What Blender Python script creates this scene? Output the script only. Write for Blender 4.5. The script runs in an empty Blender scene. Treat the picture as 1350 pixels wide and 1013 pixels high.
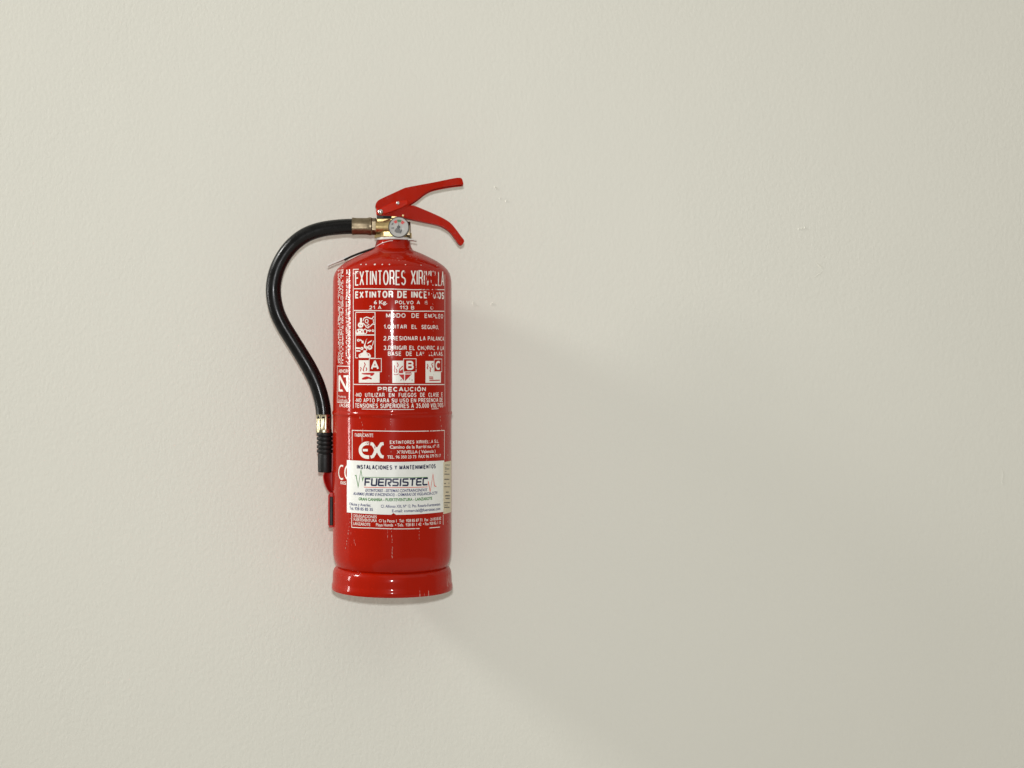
import bpy, bmesh, math, random
from mathutils import Vector, Matrix

random.seed(7)
scene = bpy.context.scene
COL = scene.collection

# ------------------------------------------------------------------ camera
D = 1.9                                   # lens to the cylinder's axis plane
CAM = Vector((0.013, -D, 0.0265))
cam = bpy.data.cameras.new("camera")
cam.sensor_width = 36.0
cam.lens = 36.0 * D / 1.35
cam.shift_x = (675 - 530) / 1350.0
cam.shift_y = -(506.5 - 480) / 1350.0
cam.clip_end = 100
camo = bpy.data.objects.new("camera", cam)
camo.location = CAM
camo.rotation_euler = (math.radians(90), 0, 0)
COL.objects.link(camo)
scene.camera = camo

# ------------------------------------------------------------------ light
world = bpy.data.worlds.new("World")
scene.world = world
world.use_nodes = True
wb = world.node_tree.nodes["Background"]
wb.inputs[0].default_value = (1.0, 0.945, 0.835, 1)
wb.inputs[1].default_value = 0.262


def lamp(name, kind, loc, energy, color, target=None, **kw):
    l = bpy.data.lights.new(name, kind)
    l.energy = energy
    l.color = color
    for k, v in kw.items():
        setattr(l, k, v)
    o = bpy.data.objects.new(name, l)
    o.location = loc
    if target is not None:
        d = Vector(target) - Vector(loc)
        o.rotation_euler = d.to_track_quat('-Z', 'Y').to_euler()
    COL.objects.link(o)
    return o


# flash sitting on the camera, just above the lens
lamp("camera_flash", 'POINT', (0.006, -D + 0.02, 0.0265 + 0.102), 54.0, (0.975, 0.985, 1.0), shadow_soft_size=0.022)
# daylight from a window high on the left, raking along the wall
lamp("window_light", 'AREA', (-3.3, -0.56, 1.95), 86.0, (1.0, 0.985, 0.94), (0.1, 0.0, 0.0),
     shape='RECTANGLE', size=0.5, size_y=0.7)
# the bright door opening further along the same wall side
lamp("doorway_light", 'AREA', (-2.9, 0.0, 0.15), 22.0, (1.0, 0.975, 0.94), (0.0, 0.0, 0.1),
     shape='RECTANGLE', size=0.20, size_y=1.0)

# broad soft overhead fill, added to even out the ambient light
lamp("overhead_fill", 'AREA', (1.2, -1.7, 2.9), 30.0, (1.0, 0.955, 0.86), (0.1, 0.1, 0.0),
     shape='RECTANGLE', size=6.0, size_y=3.2)

# added fill from below, a lamp standing in for floor bounce
lamp("low_fill", 'AREA', (1.3, -1.6, -2.6), 36.0, (1.0, 0.955, 0.85), (0.3, 0.1, 0.0),
     shape='ELLIPSE', size=10.0, size_y=4.6)

vs = scene.view_settings
vs.view_transform = 'Standard'
vs.look = 'None'
vs.exposure = 0.0
vs.gamma = 1.0
vs.use_curve_mapping = False
scene.cycles.max_bounces = 8
scene.cycles.use_adaptive_sampling = True
scene.cycles.adaptive_threshold = 0.012
scene.cycles.use_denoising = True

# ------------------------------------------------------------------ geometry helpers
R = 0.078            # cylinder radius
WALL_Y = 0.088


def P(px, py, Y=0.0):
    """a place given by where it shows in the picture and its depth from the cylinder's axis plane"""
    k = (D + Y) / D
    x0 = (px - 517) / 1000.0
    z0 = (506.5 - py) / 1000.0
    return Vector((CAM.x + (x0 - CAM.x) * k, Y, CAM.z + (z0 - CAM.z) * k))


def UV(px, py, r=R):
    """arc length round the cylinder and height of the print seen there"""
    q = P(px, py)
    d = q - CAM
    a = d.x ** 2 + d.y ** 2
    b = 2 * (CAM.x * d.x + CAM.y * d.y)
    c = CAM.x ** 2 + CAM.y ** 2 - r * r
    disc = max(b * b - 4 * a * c, 0)
    t = (-b - math.sqrt(disc)) / (2 * a)
    p = CAM + d * t
    return (math.atan2(p.x, -p.y) * R, p.z)


def finish(name, bm, mats, parent=None, smooth=None, bevel=0):
    me = bpy.data.meshes.new(name)
    bmesh.ops.recalc_face_normals(bm, faces=bm.faces) if smooth != 'print' else None
    bm.to_mesh(me)
    bm.free()
    if not isinstance(mats, (list, tuple)):
        mats = [mats]
    for m in mats:
        me.materials.append(m)
    o = bpy.data.objects.new(name, me)
    COL.objects.link(o)
    if smooth not in (None, 'print'):
        for p in me.polygons:
            p.use_smooth = True
        if smooth is not True:
            me.set_sharp_from_angle(angle=math.radians(smooth))
    if bevel:
        m = o.modifiers.new("bevel", 'BEVEL')
        m.width = bevel
        m.segments = 3
        m.limit_method = 'ANGLE'
        m.angle_limit = math.radians(35)
        m.harden_normals = False
    if parent is not None:
        o.parent = parent
        o.matrix_parent_inverse = parent_inverse(parent)
    return o


def parent_inverse(p):
    """children are modelled in world space; only the thing's Empty is moved"""
    return Matrix.Translation(-p.location) if p.type == 'EMPTY' else Matrix.Identity(4)


def revolve(bm, prof, origin, axis=(0, 0, 1), seg=48, mod=None, closed=False):
    """prof: (radius, distance along axis)"""
    axis = Vector(axis).normalized()
    ref = Vector((0, -1, 0)) if abs(axis.y) < 0.9 else Vector((0, 0, 1))
    ax = (ref - axis * ref.dot(axis)).normalized()
    ay = axis.cross(ax)
    origin = Vector(origin)
    rings = []
    for i, (r, t) in enumerate(prof):
        if r < 1e-7:
            rings.append([bm.verts.new(origin + axis * t)])
        else:
            ring = []
            for s in range(seg):
                a = 2 * math.pi * s / seg
                rr = r * (mod(a, i) if mod else 1.0)
                ring.append(bm.verts.new(origin + axis * t + (ax * math.cos(a) + ay * math.sin(a)) * rr))
            rings.append(ring)
    pairs = list(zip(rings[:-1], rings[1:]))
    if closed:
        pairs.append((rings[-1], rings[0]))
    for A, B in pairs:
        for s in range(seg):
            n = (s + 1) % seg
            if len(A) == 1 and len(B) == 1:
                continue
            if len(A) == 1:
                bm.faces.new((A[0], B[s], B[n]))
            elif len(B) == 1:
                bm.faces.new((A[s], A[n], B[0]))
            else:
                bm.faces.new((A[s], A[n], B[n], B[s]))


def catmull(pts, n):
    out = []
    P_ = [pts[0] * 2 - pts[1]] + list(pts) + [pts[-1] * 2 - pts[-2]]
    for i in range(1, len(P_) - 2):
        a, b, c, d = P_[i - 1:i + 3]
        for k in range(n):
            t = k / n
            out.append(0.5 * ((2 * b) + (c - a) * t + (2 * a - 5 * b + 4 * c - d) * t * t + (3 * b - a - 3 * c + d) * t ** 3))
    out.append(Vector(pts[-1]))
    return out


def tube(bm, pts, r, seg=24, caps=True, mod=None):
    up = Vector((0, -1, 0))
    rings = []
    for i, p in enumerate(pts):
        t = (pts[min(i + 1, len(pts) - 1)] - pts[max(i - 1, 0)]).normalized()
        a = (up - t * up.dot(t)).normalized()
        b = t.cross(a)
        rr = r(i / (len(pts) - 1)) if callable(r) else r
        rings.append([bm.verts.new(p + (a * math.cos(2 * math.pi * s / seg) + b * math.sin(2 * math.pi * s / seg)) * rr) for s in range(seg)])
    for A, B in zip(rings[:-1], rings[1:]):
        for s in range(seg):
            n = (s + 1) % seg
            bm.faces.new((A[s], A[n], B[n], B[s]))
    if caps:
        bm.faces.new(rings[0])
        bm.faces.new(rings[-1])


def prism(bm, pts, y0, y1):
    """outline of (x, z) points, from depth y0 to y1"""
    f = [bm.verts.new((x, y0, z)) for x, z in pts]
    b = [bm.verts.new((x, y1, z)) for x, z in pts]
    bm.faces.new(f)
    bm.faces.new(b[::-1])
    n = len(pts)
    for i in range(n):
        j = (i + 1) % n
        bm.faces.new((f[i], b[i], b[j], f[j]))


def box(bm, x0, x1, y0, y1, z0, z1):
    prism(bm, [(x0, z0), (x1, z0), (x1, z1), (x0, z1)], y0, y1)


def smooth_line(pts, n=6):
    """pixel points -> finer pixel points"""
    v = catmull([Vector((x, y, 0)) for x, y in pts], n)
    return [(p.x, p.y) for p in v]


# ------------------------------------------------------------------ materials
def new_mat(name):
    m = bpy.data.materials.new(name)
    m.use_nodes = True
    nt = m.node_tree
    return m, nt, nt.nodes["Principled BSDF"]


def simple(name, col, rough=0.5, metal=0.0, coat=0.0, spec=0.5, rvar=0.0, cvar=0.0, scale=60, bump=0.0):
    m, nt, b = new_mat(name)
    b.inputs["Base Color"].default_value = (*col, 1)
    b.inputs["Roughness"].default_value = rough
    b.inputs["Metallic"].default_value = metal
    b.inputs["Coat Weight"].default_value = coat
    b.inputs["Coat Roughness"].default_value = 0.1
    b.inputs["Specular IOR Level"].default_value = spec
    if rvar or cvar or bump:
        g = nt.nodes.new("ShaderNodeNewGeometry")
        n = nt.nodes.new("ShaderNodeTexNoise")
        n.inputs["Scale"].default_value = scale
        n.inputs["Detail"].default_value = 6
        n.inputs["Roughness"].default_value = 0.65
        nt.links.new(g.outputs["Position"], n.inputs["Vector"])
        if rvar:
            r = nt.nodes.new("ShaderNodeMapRange")
            r.inputs[1].default_value = 0.3
            r.inputs[2].default_value = 0.7
            r.inputs[3].default_value = max(rough - rvar, 0.02)
            r.inputs[4].default_value = rough + rvar
            nt.links.new(n.outputs["Fac"], r.inputs[0])
            nt.links.new(r.outputs[0], b.inputs["Roughness"])
        if cvar:
            c = nt.nodes.new("ShaderNodeValToRGB")
            c.color_ramp.elements[0].position = 0.3
            c.color_ramp.elements[1].position = 0.7
            c.color_ramp.elements[0].color = (*[v * (1 - cvar) for v in col], 1)
            c.color_ramp.elements[1].color = (*[min(v * (1 + cvar), 1) for v in col], 1)
            nt.links.new(n.outputs["Fac"], c.inputs[0])
            nt.links.new(c.outputs[0], b.inputs["Base Color"])
        if bump:
            bp = nt.nodes.new("ShaderNodeBump")
            bp.inputs["Strength"].default_value = 1.0
            bp.inputs["Distance"].default_value = bump
            nt.links.new(n.outputs["Fac"], bp.inputs["Height"])
            nt.links.new(bp.outputs[0], b.inputs["Normal"])
    return m


def math_node(nt, op, a, b=None, clamp=False):
    n = nt.nodes.new("ShaderNodeMath")
    n.operation = op
    n.use_clamp = clamp
    for i, v in enumerate((a, b)):
        if v is None:
            continue
        if isinstance(v, (int, float)):
            n.inputs[i].default_value = v
        else:
            nt.links.new(v, n.inputs[i])
    return n.outputs[0]


def noise(nt, vec, scale, detail=3, rough=0.5):
    n = nt.nodes.new("ShaderNodeTexNoise")
    n.inputs["Scale"].default_value = scale
    n.inputs["Detail"].default_value = detail
    n.inputs["Roughness"].default_value = rough
    nt.links.new(vec, n.inputs["Vector"])
    return n.outputs["Fac"]


def mapped(nt, vec, scale=(1, 1, 1), loc=(0, 0, 0)):
    m = nt.nodes.new("ShaderNodeMapping")
    m.inputs["Scale"].default_value = scale
    m.inputs["Location"].default_value = loc
    nt.links.new(vec, m.inputs["Vector"])
    return m.outputs[0]


def mix_color(nt, fac, a, b):
    n = nt.nodes.new("ShaderNodeMix")
    n.data_type = 'RGBA'
    nt.links.new(fac, n.inputs[0]) if not isinstance(fac, float) else None
    for v, s in ((a, n.inputs[6]), (b, n.inputs[7])):
        if isinstance(v, tuple):
            s.default_value = (*v, 1)
        else:
            nt.links.new(v, s)
    return n.outputs[2]


def red_paint(name, chips=1.0, grain=0.0, col=(0.362, 0.0082, 0.0003), rough=0.3, coat=0.36, spec=0.04):
    m, nt, b = new_mat(name)
    pos = nt.nodes.new("ShaderNodeNewGeometry").outputs["Position"]
    big = noise(nt, pos, 14, 4, 0.6)
    c1 = mix_color(nt, big, tuple(v * 0.86 for v in col), tuple(v * 1.12 for v in col))
    # small chips and vertical scuffs that show the pale primer
    scuff = noise(nt, mapped(nt, pos, (520, 520, 42)), 1.0, 3, 0.7)
    where = noise(nt, mapped(nt, pos, (34, 34, 9), (3, 1, 2)), 1.0, 2, 0.5)
    s = math_node(nt, 'ADD', math_node(nt, 'MULTIPLY', math_node(nt, 'SUBTRACT', scuff, 0.5), 1.0),
                  math_node(nt, 'MULTIPLY', math_node(nt, 'SUBTRACT', where, 0.5), 0.9))
    chip = nt.nodes.new("ShaderNodeMapRange")
    chip.inputs[1].default_value = 0.315 / max(chips, 0.01)
    chip.inputs[2].default_value = 0.345 / max(chips, 0.01)
    nt.links.new(s, chip.inputs[0])
    col_out = mix_color(nt, chip.outputs[0], c1, (0.62, 0.36, 0.30))
    nt.links.new(col_out, b.inputs["Base Color"])
    rg = nt.nodes.new("ShaderNodeMapRange")
    rg.inputs[1].default_value = 0.35
    rg.inputs[2].default_value = 0.65
    rg.inputs[3].default_value = rough * 0.8
    rg.inputs[4].default_value = rough * 1.4
    nt.links.new(noise(nt, mapped(nt, pos, (90, 90, 20)), 1.0, 5, 0.6), rg.inputs[0])
    nt.links.new(rg.outputs[0], b.inputs["Roughness"])
    b.inputs["Specular IOR Level"].default_value = spec
    b.inputs["Coat Weight"].default_value = coat
    b.inputs["Coat Roughness"].default_value = 0.072
    h = noise(nt, pos, 55, 2, 0.5)
    h2 = noise(nt, pos, 900, 2, 0.5)
    hh = math_node(nt, 'ADD', math_node(nt, 'MULTIPLY', h, 0.5), math_node(nt, 'MULTIPLY', h2, 0.03 + grain))
    bp = nt.nodes.new("ShaderNodeBump")
    bp.inputs["Strength"].default_value = 1.0
    bp.inputs["Distance"].default_value = 0.00028
    nt.links.new(hh, bp.inputs["Height"])
    nt.links.new(bp.outputs[0], b.inputs["Normal"])
    nt.links.new(bp.outputs[0], b.inputs["Coat Normal"])
    return m


def print_mat(name, col, wear=1.0, rough=0.32):
    """screen-printed ink, rubbed away in vertical scuffs so the paint below shows"""
    m, nt, b = new_mat(name)
    b.inputs["Base Color"].default_value = (*col, 1)
    b.inputs["Roughness"].default_value = rough
    b.inputs["Coat Weight"].default_value = 0.35
    b.inputs["Coat Roughness"].default_value = 0.08
    if wear:
        pos = nt.nodes.new("ShaderNodeNewGeometry").outputs["Position"]
        a = noise(nt, mapped(nt, pos, (330, 330, 120)), 1.0, 4, 0.7)
        big = noise(nt, mapped(nt, pos, (60, 60, 30), (5, 2, 1)), 1.0, 2, 0.5)
        sep = nt.nodes.new("ShaderNodeSeparateXYZ")
        nt.links.new(pos, sep.inputs[0])
        # a rubbed strip down the right of the print, strongest at the headings
        dx = math_node(nt, 'DIVIDE', math_node(nt, 'SUBTRACT', sep.outputs[0], 0.049), 0.0095)
        band = math_node(nt, 'POWER', 2.718, math_node(nt, 'MULTIPLY', math_node(nt, 'MULTIPLY', dx, dx), -1.0))
        zsel = noise(nt, mapped(nt, pos, (0, 0, 16), (0, 0, 1.62)), 1.0, 1, 0.5)
        zsel2 = nt.nodes.new("ShaderNodeMapRange")
        zsel2.inputs[1].default_value = 0.42
        zsel2.inputs[2].default_value = 0.56
        nt.links.new(zsel, zsel2.inputs[0])
        band = math_node(nt, 'MULTIPLY', band, math_node(nt, 'ADD', zsel2.outputs[0], 0.25))
        s = math_node(nt, 'ADD', a, math_node(nt, 'MULTIPLY', math_node(nt, 'SUBTRACT', big, 0.5), 0.42))
        s = math_node(nt, 'ADD', s, math_node(nt, 'MULTIPLY', band, 0.17 * wear))
        r = nt.nodes.new("ShaderNodeMapRange")
        r.inputs[1].default_value = 0.665
        r.inputs[2].default_value = 0.70
        nt.links.new(s, r.inputs[0])
        tr = nt.nodes.new("ShaderNodeBsdfTransparent")
        mx = nt.nodes.new("ShaderNodeMixShader")
        nt.links.new(r.outputs[0], mx.inputs[0])
        nt.links.new(b.outputs[0], mx.inputs[1])
        nt.links.new(tr.outputs[0], mx.inputs[2])
        nt.links.new(mx.outputs[0], nt.nodes["Material Output"].inputs[0])
    return m


def wall_mat():
    m, nt, b = new_mat("wall_paint")
    pos = nt.nodes.new("ShaderNodeNewGeometry").outputs["Position"]
    blot = noise(nt, pos, 5.5, 4, 0.55)
    c = mix_color(nt, blot, (0.762, 0.759, 0.686), (0.782, 0.775, 0.698))
    nt.links.new(c, b.inputs["Base Color"])
    b.inputs["Roughness"].default_value = 0.62
    b.inputs["Specular IOR Level"].default_value = 0.3
    grain = noise(nt, mapped(nt, pos, (1.15, 1, 0.85)), 190, 4, 0.6)
    fine = noise(nt, pos, 620, 2, 0.5)
    strength = noise(nt, pos, 4, 2, 0.5)
    wav = noise(nt, mapped(nt, pos, (1, 1, 0.6)), 9, 3, 0.5)
    h = math_node(nt, 'ADD', math_node(nt, 'MULTIPLY', grain, math_node(nt, 'ADD', strength, 0.15)),
                  math_node(nt, 'MULTIPLY', fine, 0.16))
    h = math_node(nt, 'ADD', h, math_node(nt, 'MULTIPLY', wav, 1.0))
    bp = nt.nodes.new("ShaderNodeBump")
    bp.inputs["Strength"].default_value = 1.0
    bp.inputs["Distance"].default_value = 0.00064
    nt.links.new(h, bp.inputs["Height"])
    nt.links.new(bp.outputs[0], b.inputs["Normal"])
    return m


M = {}
M['wall'] = wall_mat()
M['red'] = red_paint("red_enamel")
M['red_handle'] = red_paint("red_powder_coat", chips=0.5, grain=0.5, col=(0.40, 0.0105, 0.0004), rough=0.45, coat=0.03, spec=0.05)
M['red_rib'] = red_paint("red_handle_flange", chips=0.5, grain=0.3, col=(0.50, 0.0140, 0.0005), rough=0.34, coat=0.06, spec=0.06)
M['ink'] = print_mat("white_ink", (0.80, 0.78, 0.72), 1.0)
M['ink_solid'] = print_mat("white_ink_dense", (0.80, 0.78, 0.72), 0.5)
M['ink_red'] = print_mat("red_gap", (0.46, 0.006, 0.0035), 0.0)
M['sticker'] = simple("sticker_vinyl", (0.78, 0.79, 0.75), 0.36, coat=0.15, cvar=0.03, rvar=0.08, scale=90)
M['cream'] = simple("aged_sticker", (0.62, 0.54, 0.38), 0.45, cvar=0.06, rvar=0.08, scale=120)
M['navy'] = simple("navy_ink", (0.006, 0.008, 0.050), 0.4)
M['navy_soft'] = simple("navy_ink_small", (0.016, 0.024, 0.14), 0.4)
M['green'] = simple("green_ink", (0.025, 0.20, 0.015), 0.4)
M['orange'] = simple("red_orange_ink", (0.68, 0.06, 0.025), 0.4)
M['black_ink'] = simple("black_ink", (0.03, 0.03, 0.03), 0.4)
M['rubber'] = simple("black_rubber_hose", (0.005, 0.005, 0.005), 0.29, spec=0.27, rvar=0.12, scale=70, bump=0.00006)
M['grip'] = simple("black_moulded_rubber", (0.007, 0.007, 0.007), 0.5, spec=0.3, rvar=0.1, scale=90)
M['brass'] = simple("worn_brass", (0.52, 0.40, 0.19), 0.40, 1.0, rvar=0.12, cvar=0.22, scale=120, bump=0.00005)
M['bronze'] = simple("dull_bronze", (0.25, 0.20, 0.13), 0.44, 1.0, rvar=0.12, cvar=0.25, scale=140, bump=0.00006)
M['ferrule'] = simple("zinc_brass_ferrule", (0.46, 0.41, 0.28), 0.33, 1.0, rvar=0.1, cvar=0.15, scale=140)
M['steel'] = simple("zinc_steel", (0.72, 0.72, 0.70), 0.2, 1.0, rvar=0.08, scale=200)
M['bezel'] = simple("dark_gauge_case", (0.05, 0.047, 0.04), 0.3, 0.9, rvar=0.1, scale=150)
M['dial'] = simple("gauge_dial", (0.45, 0.45, 0.43), 0.4)
M['dial_red'] = simple("gauge_red", (0.62, 0.02, 0.012), 0.4)
M['dial_green'] = simple("gauge_green", (0.03, 0.16, 0.04), 0.4)
M['dial_grey'] = simple("gauge_grey", (0.11, 0.11, 0.11), 0.4)
M['white_plastic'] = simple("white_collar", (0.74, 0.74, 0.70), 0.35, rvar=0.08, scale=90)
M['dark_strip'] = simple("dark_strip", (0.006, 0.006, 0.005), 0.55, spec=0.15, rvar=0.08, scale=90)
M['dark'] = simple("black_ring_and_shade", (0.012, 0.012, 0.012), 0.5, rvar=0.08, scale=90)  # black of the gasket ring, also shade painted into gap and slot
M['bracket'] = simple("bracket_red", (0.42, 0.008, 0.005), 0.4, rvar=0.1, scale=60)


def glassy(name, tint, gloss, alpha):
    m, nt, b = new_mat(name)
    nt.nodes.remove(b)
    tr = nt.nodes.new("ShaderNodeBsdfTransparent")
    tr.inputs[0].default_value = (*tint, 1)
    gl = nt.nodes.new("ShaderNodeBsdfPrincipled")
    gl.inputs["Base Color"].default_value = (0.75, 0.74, 0.70, 1)
    gl.inputs["Roughness"].default_value = gloss
    mx = nt.nodes.new("ShaderNodeMixShader")
    mx.inputs[0].default_value = alpha
    nt.links.new(tr.outputs[0], mx.inputs[1])
    nt.links.new(gl.outputs[0], mx.inputs[2])
    nt.links.new(mx.outputs[0], nt.nodes["Material Output"].inputs[0])
    return m


M['lens'] = glassy("gauge_lens", (0.97, 0.97, 0.96), 0.06, 0.04)
M['film'] = glassy("clear_tag_film", (0.85, 0.84, 0.80), 0.25, 0.85)

# ------------------------------------------------------------------ the setting: the wall
bm = bmesh.new()
box(bm, -5, 5, WALL_Y, WALL_Y + 0.12, -3, 3)
wall = finish("wall", bm, M['wall'])
wall["kind"] = "structure"


def ridge(name, pts_px, w, h):
    """a small raised line of old filler under the wall paint"""
    bm = bmesh.new()
    pts = [P(x, y, WALL_Y) for x, y in pts_px]
    n = len(pts)
    rows = []
    for i, p in enumerate(pts):
        t = (pts[min(i + 1, n - 1)] - pts[max(i - 1, 0)]).normalized()
        s = Vector((-t.z, 0, t.x))
        k = 0.15 if i in (0, n - 1) else 1.0
        rows.append([bm.verts.new(p - s * w * k + Vector((0, 0.0004, 0))), bm.verts.new(p - s * w * k * 0.35 - Vector((0, h * k, 0))),
                     bm.verts.new(p + s * w * k * 0.35 - Vector((0, h * k, 0))), bm.verts.new(p + s * w * k + Vector((0, 0.0004, 0)))])
    for A, B in zip(rows[:-1], rows[1:]):
        for j in range(3):
            bm.faces.new((A[j], A[j + 1], B[j + 1], B[j]))
    return finish(name, bm, M['wall'], wall, smooth=60)


ridge("plaster_ridge", [(1075, 345), (1080, 350), (1085, 355.5)], 0.0009, 0.0011)
ridge("plaster_ridge", [(1086, 356.5), (1080, 361), (1072, 367)], 0.0006, 0.0005)
for x, y in ((1053, 302), (1057, 301.5), (1061, 300.5), (652.5, 247), (654, 248.5), (667, 265), (659, 262), (648, 401), (649.5, 400)):
    ridge("plaster_nick", [(x - .6, y + 1.8), (x, y), (x + .5, y - 1.7)], 0.0012, 0.0012)
ridge("plaster_ridge", [(623.5, 396), (623.4, 400), (624, 405)], 0.0008, 0.0011)
ridge("plaster_ridge", [(627, 402), (629, 403.5), (630.5, 402)], 0.0008, 0.0007)
ridge("plaster_ridge", [(1319, 612), (1322, 624), (1321, 636), (1325, 640)], 0.0009, 0.0005)
ridge("plaster_ridge", [(1306, 607), (1309, 622)], 0.0009, 0.0004)

# ------------------------------------------------------------------ the fire extinguisher
def Z(py):
    return (506.5 - py) / 1000.0


root = bpy.data.objects.new("fire_extinguisher", None)
root.location = (0, 0, Z(776))
root.empty_display_size = 0.05
COL.objects.link(root)
root["label"] = "red fire extinguisher with black hose, brass valve and white sticker, hung on the pale wall"
root["category"] = "fire extinguisher"

# cylinder (shoulder, body, weld bead, waist)
prof = [(0.0, 327), (0.0235, 327), (0.0250, 328.6), (0.0285, 330.6), (0.038, 334.4), (0.047, 338.6), (0.0555, 343.0), (0.0625, 347.2),
        (0.0685, 351.6), (0.0728, 356.0), (0.0758, 361.0), (0.0773, 366.0), (0.0780, 372.0), (0.0780, 420), (0.0780, 480),
        (0.0780, 539.5), (0.0779, 541.2), (0.0788, 542.6), (0.0792, 544.4), (0.0788, 546.2), (0.0779, 547.6), (0.0780, 549.2),
        (0.0780, 600), (0.0780, 660), (0.0780, 722), (0.0777, 729), (0.0768, 735), (0.0752, 740.5), (0.0735, 744.0), (0.0722, 746.5), (0.060, 750), (0.0, 756)]
bm = bmesh.new()
revolve(bm, [(r, Z(y)) for r, y in prof], (0, 0, 0), seg=160)
cylinder = finish("cylinder", bm, M['red'], root, smooth=50)

prof = [(0.0715, 746.0), (0.0742, 746.6), (0.0764, 749.2), (0.0778, 753), (0.0783, 758), (0.0783, 764), (0.0786, 767), (0.0794, 769),
        (0.0797, 771.5), (0.0797, 774.6), (0.0792, 775.8), (0.0778, 775.8), (0.0774, 774.0), (0.0765, 766), (0.0763, 758), (0.074, 752), (0.0715, 748)]
bm = bmesh.new()
revolve(bm, [(r, Z(y)) for r, y in prof], (0, 0, 0), seg=160, closed=True)
finish("base_ring", bm, M['red'], root, smooth=50)

NX = 0.0012
bm = bmesh.new()
revolve(bm, [(0.0, Z(331)), (0.0262, Z(331)), (0.0256, Z(328.5)), (0.0242, Z(326.5)), (0.0230, Z(322)), (0.0222, Z(319)), (0.0214, Z(317.6)), (0, Z(317.4))], (NX, 0, 0), seg=72)
finish("neck", bm, M['red'], root, smooth=50)

# hanging bracket behind the cylinder, holds it to the wall
bm = bmesh.new()
box(bm, -0.021, 0.021, 0.0850, WALL_Y, Z(470), Z(352))
box(bm, -0.013, 0.013, 0.0775, 0.0850, Z(432), Z(424))
box(bm, -0.013, 0.013, 0.0775, 0.0850, Z(400), Z(392))
finish("hanging_bracket", bm, M['bracket'], root, bevel=0.001)

# white collar under the valve and the inspection tag slipped over the neck
bm = bmesh.new()
revolve(bm, [(0.0, Z(317.4)), (0.0222, Z(317.4)), (0.0228, Z(316.6)), (0.0228, Z(314.9)), (0.0220, Z(314.2)), (0, Z(314.2))], (NX, 0, 0), seg=64)
finish("collar", bm, M['white_plastic'], root, smooth=40)

bm = bmesh.new()
path = smooth_line([(538, 317.6), (543, 317.2), (549.5, 318.6)], 6)
top = [P(x, y, 0.0) for x, y in path]
rows = []
for i, p in enumerate(top):
    k = i / (len(top) - 1)
    w = 0.012 * math.sqrt(max(1 - k * k, 0.02))
    rows.append([bm.verts.new(p + Vector((0, s * w - 0.004, dz))) for s, dz in ((-1, 0.0007), (1, 0.0007), (1, -0.0007), (-1, -0.0007))])
for A, B in zip(rows[:-1], rows[1:]):
    for j in range(4):
        bm.faces.new((A[j], A[(j + 1) % 4], B[(j + 1) % 4], B[j]))
bm.faces.new(rows[0]); bm.faces.new(rows[-1])
finish("collar_tab", bm, M['white_plastic'], root, smooth=40)


def sheet(name, pts_px, y0, y1, t, mat, ytaper=1.0):
    """a thin strip running along the picture line, from depth y0 to y1"""
    bm = bmesh.new()
    pts = [P(x, y, 0.0) for x, y in pts_px]
    rows = []
    n = len(pts)
    yc, hw = (y0 + y1) / 2, (y1 - y0) / 2
    for i, p in enumerate(pts):
        d = (pts[min(i + 1, n - 1)] - pts[max(i - 1, 0)]).normalized()
        nn = Vector((-d.z, 0, d.x)) * t / 2
        k = i / (n - 1)
        w = hw * (1 + (ytaper - 1) * k)
        rows.append([bm.verts.new(Vector((p.x, yc - w, p.z)) + nn), bm.verts.new(Vector((p.x, yc + w, p.z)) + nn),
                     bm.verts.new(Vector((p.x, yc + w, p.z)) - nn), bm.verts.new(Vector((p.x, yc - w, p.z)) - nn)])
    for A, B in zip(rows[:-1], rows[1:]):
        for j in range(4):
            bm.faces.new((A[j], A[(j + 1) % 4], B[(j + 1) % 4], B[j]))
    bm.faces.new(rows[0]); bm.faces.new(rows[-1])
    return finish(name, bm, mat, root, smooth=50)


sheet("shoulder_strip", smooth_line([(494.5, 327.0), (488, 329.2), (478, 332.6), (466, 337.2), (459, 340.4), (454, 343.0)], 5), -0.006, 0.010, 0.0015, M['dark_strip'])  # thin dark strip following the left shoulder outline
sheet("inspection_tag", smooth_line([(459, 338.9), (450, 342.6), (441, 346.2), (431.5, 350.2)], 5), -0.004, 0.018, 0.0020, M['white_plastic'], 0.6)

# the tag's thin clear loop over the front of the neck
bm = bmesh.new()
loop = []
for x, y in ((494.6, 326.5), (497, 324.6), (501, 322.2), (506, 320.0), (512, 318.2), (518, 317.4)):
    q = P(x, y)
    dx = q.x - NX
    loop.append(P(x, y, -math.sqrt(max(0.0240 ** 2 - dx * dx, 1e-6))))
tube(bm, catmull(loop, 4), 0.00042, seg=10)
finish("tag_loop", bm, M['white_plastic'], root, smooth=True)

# ---- valve
bm = bmesh.new()
hexm = lambda a, i: 1.0 / max(abs(math.cos(((a + math.pi / 6) % (math.pi / 3)) - math.pi / 6)), 0.8)
revolve(bm, [(0, Z(314.2)), (0.0205, Z(314.2)), (0.0212, Z(313.4)), (0.0212, Z(307.6)), (0.0205, Z(307.0)), (0, Z(307.0))], (NX, 0, 0), seg=48, mod=hexm)
valve = finish("valve", bm, M['brass'], root, smooth=30)
bm = bmesh.new()
box(bm, -0.0205, 0.016, -0.0125, 0.0135, Z(307.2), Z(289.3))
box(bm, -0.013, 0.008, -0.0085, 0.0045, Z(289.3), Z(285.2))
finish("valve_block", bm, M['brass'], valve, bevel=0.0012)
bm = bmesh.new()
box(bm, -0.0200, 0.0, -0.0085, 0.0095, Z(289.2), Z(283.5))
finish("valve_gap_shade", bm, M['dark'], valve, bevel=0.0006)  # dark block, the shade of the gap under the handle put into colour
bm = bmesh.new()
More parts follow.
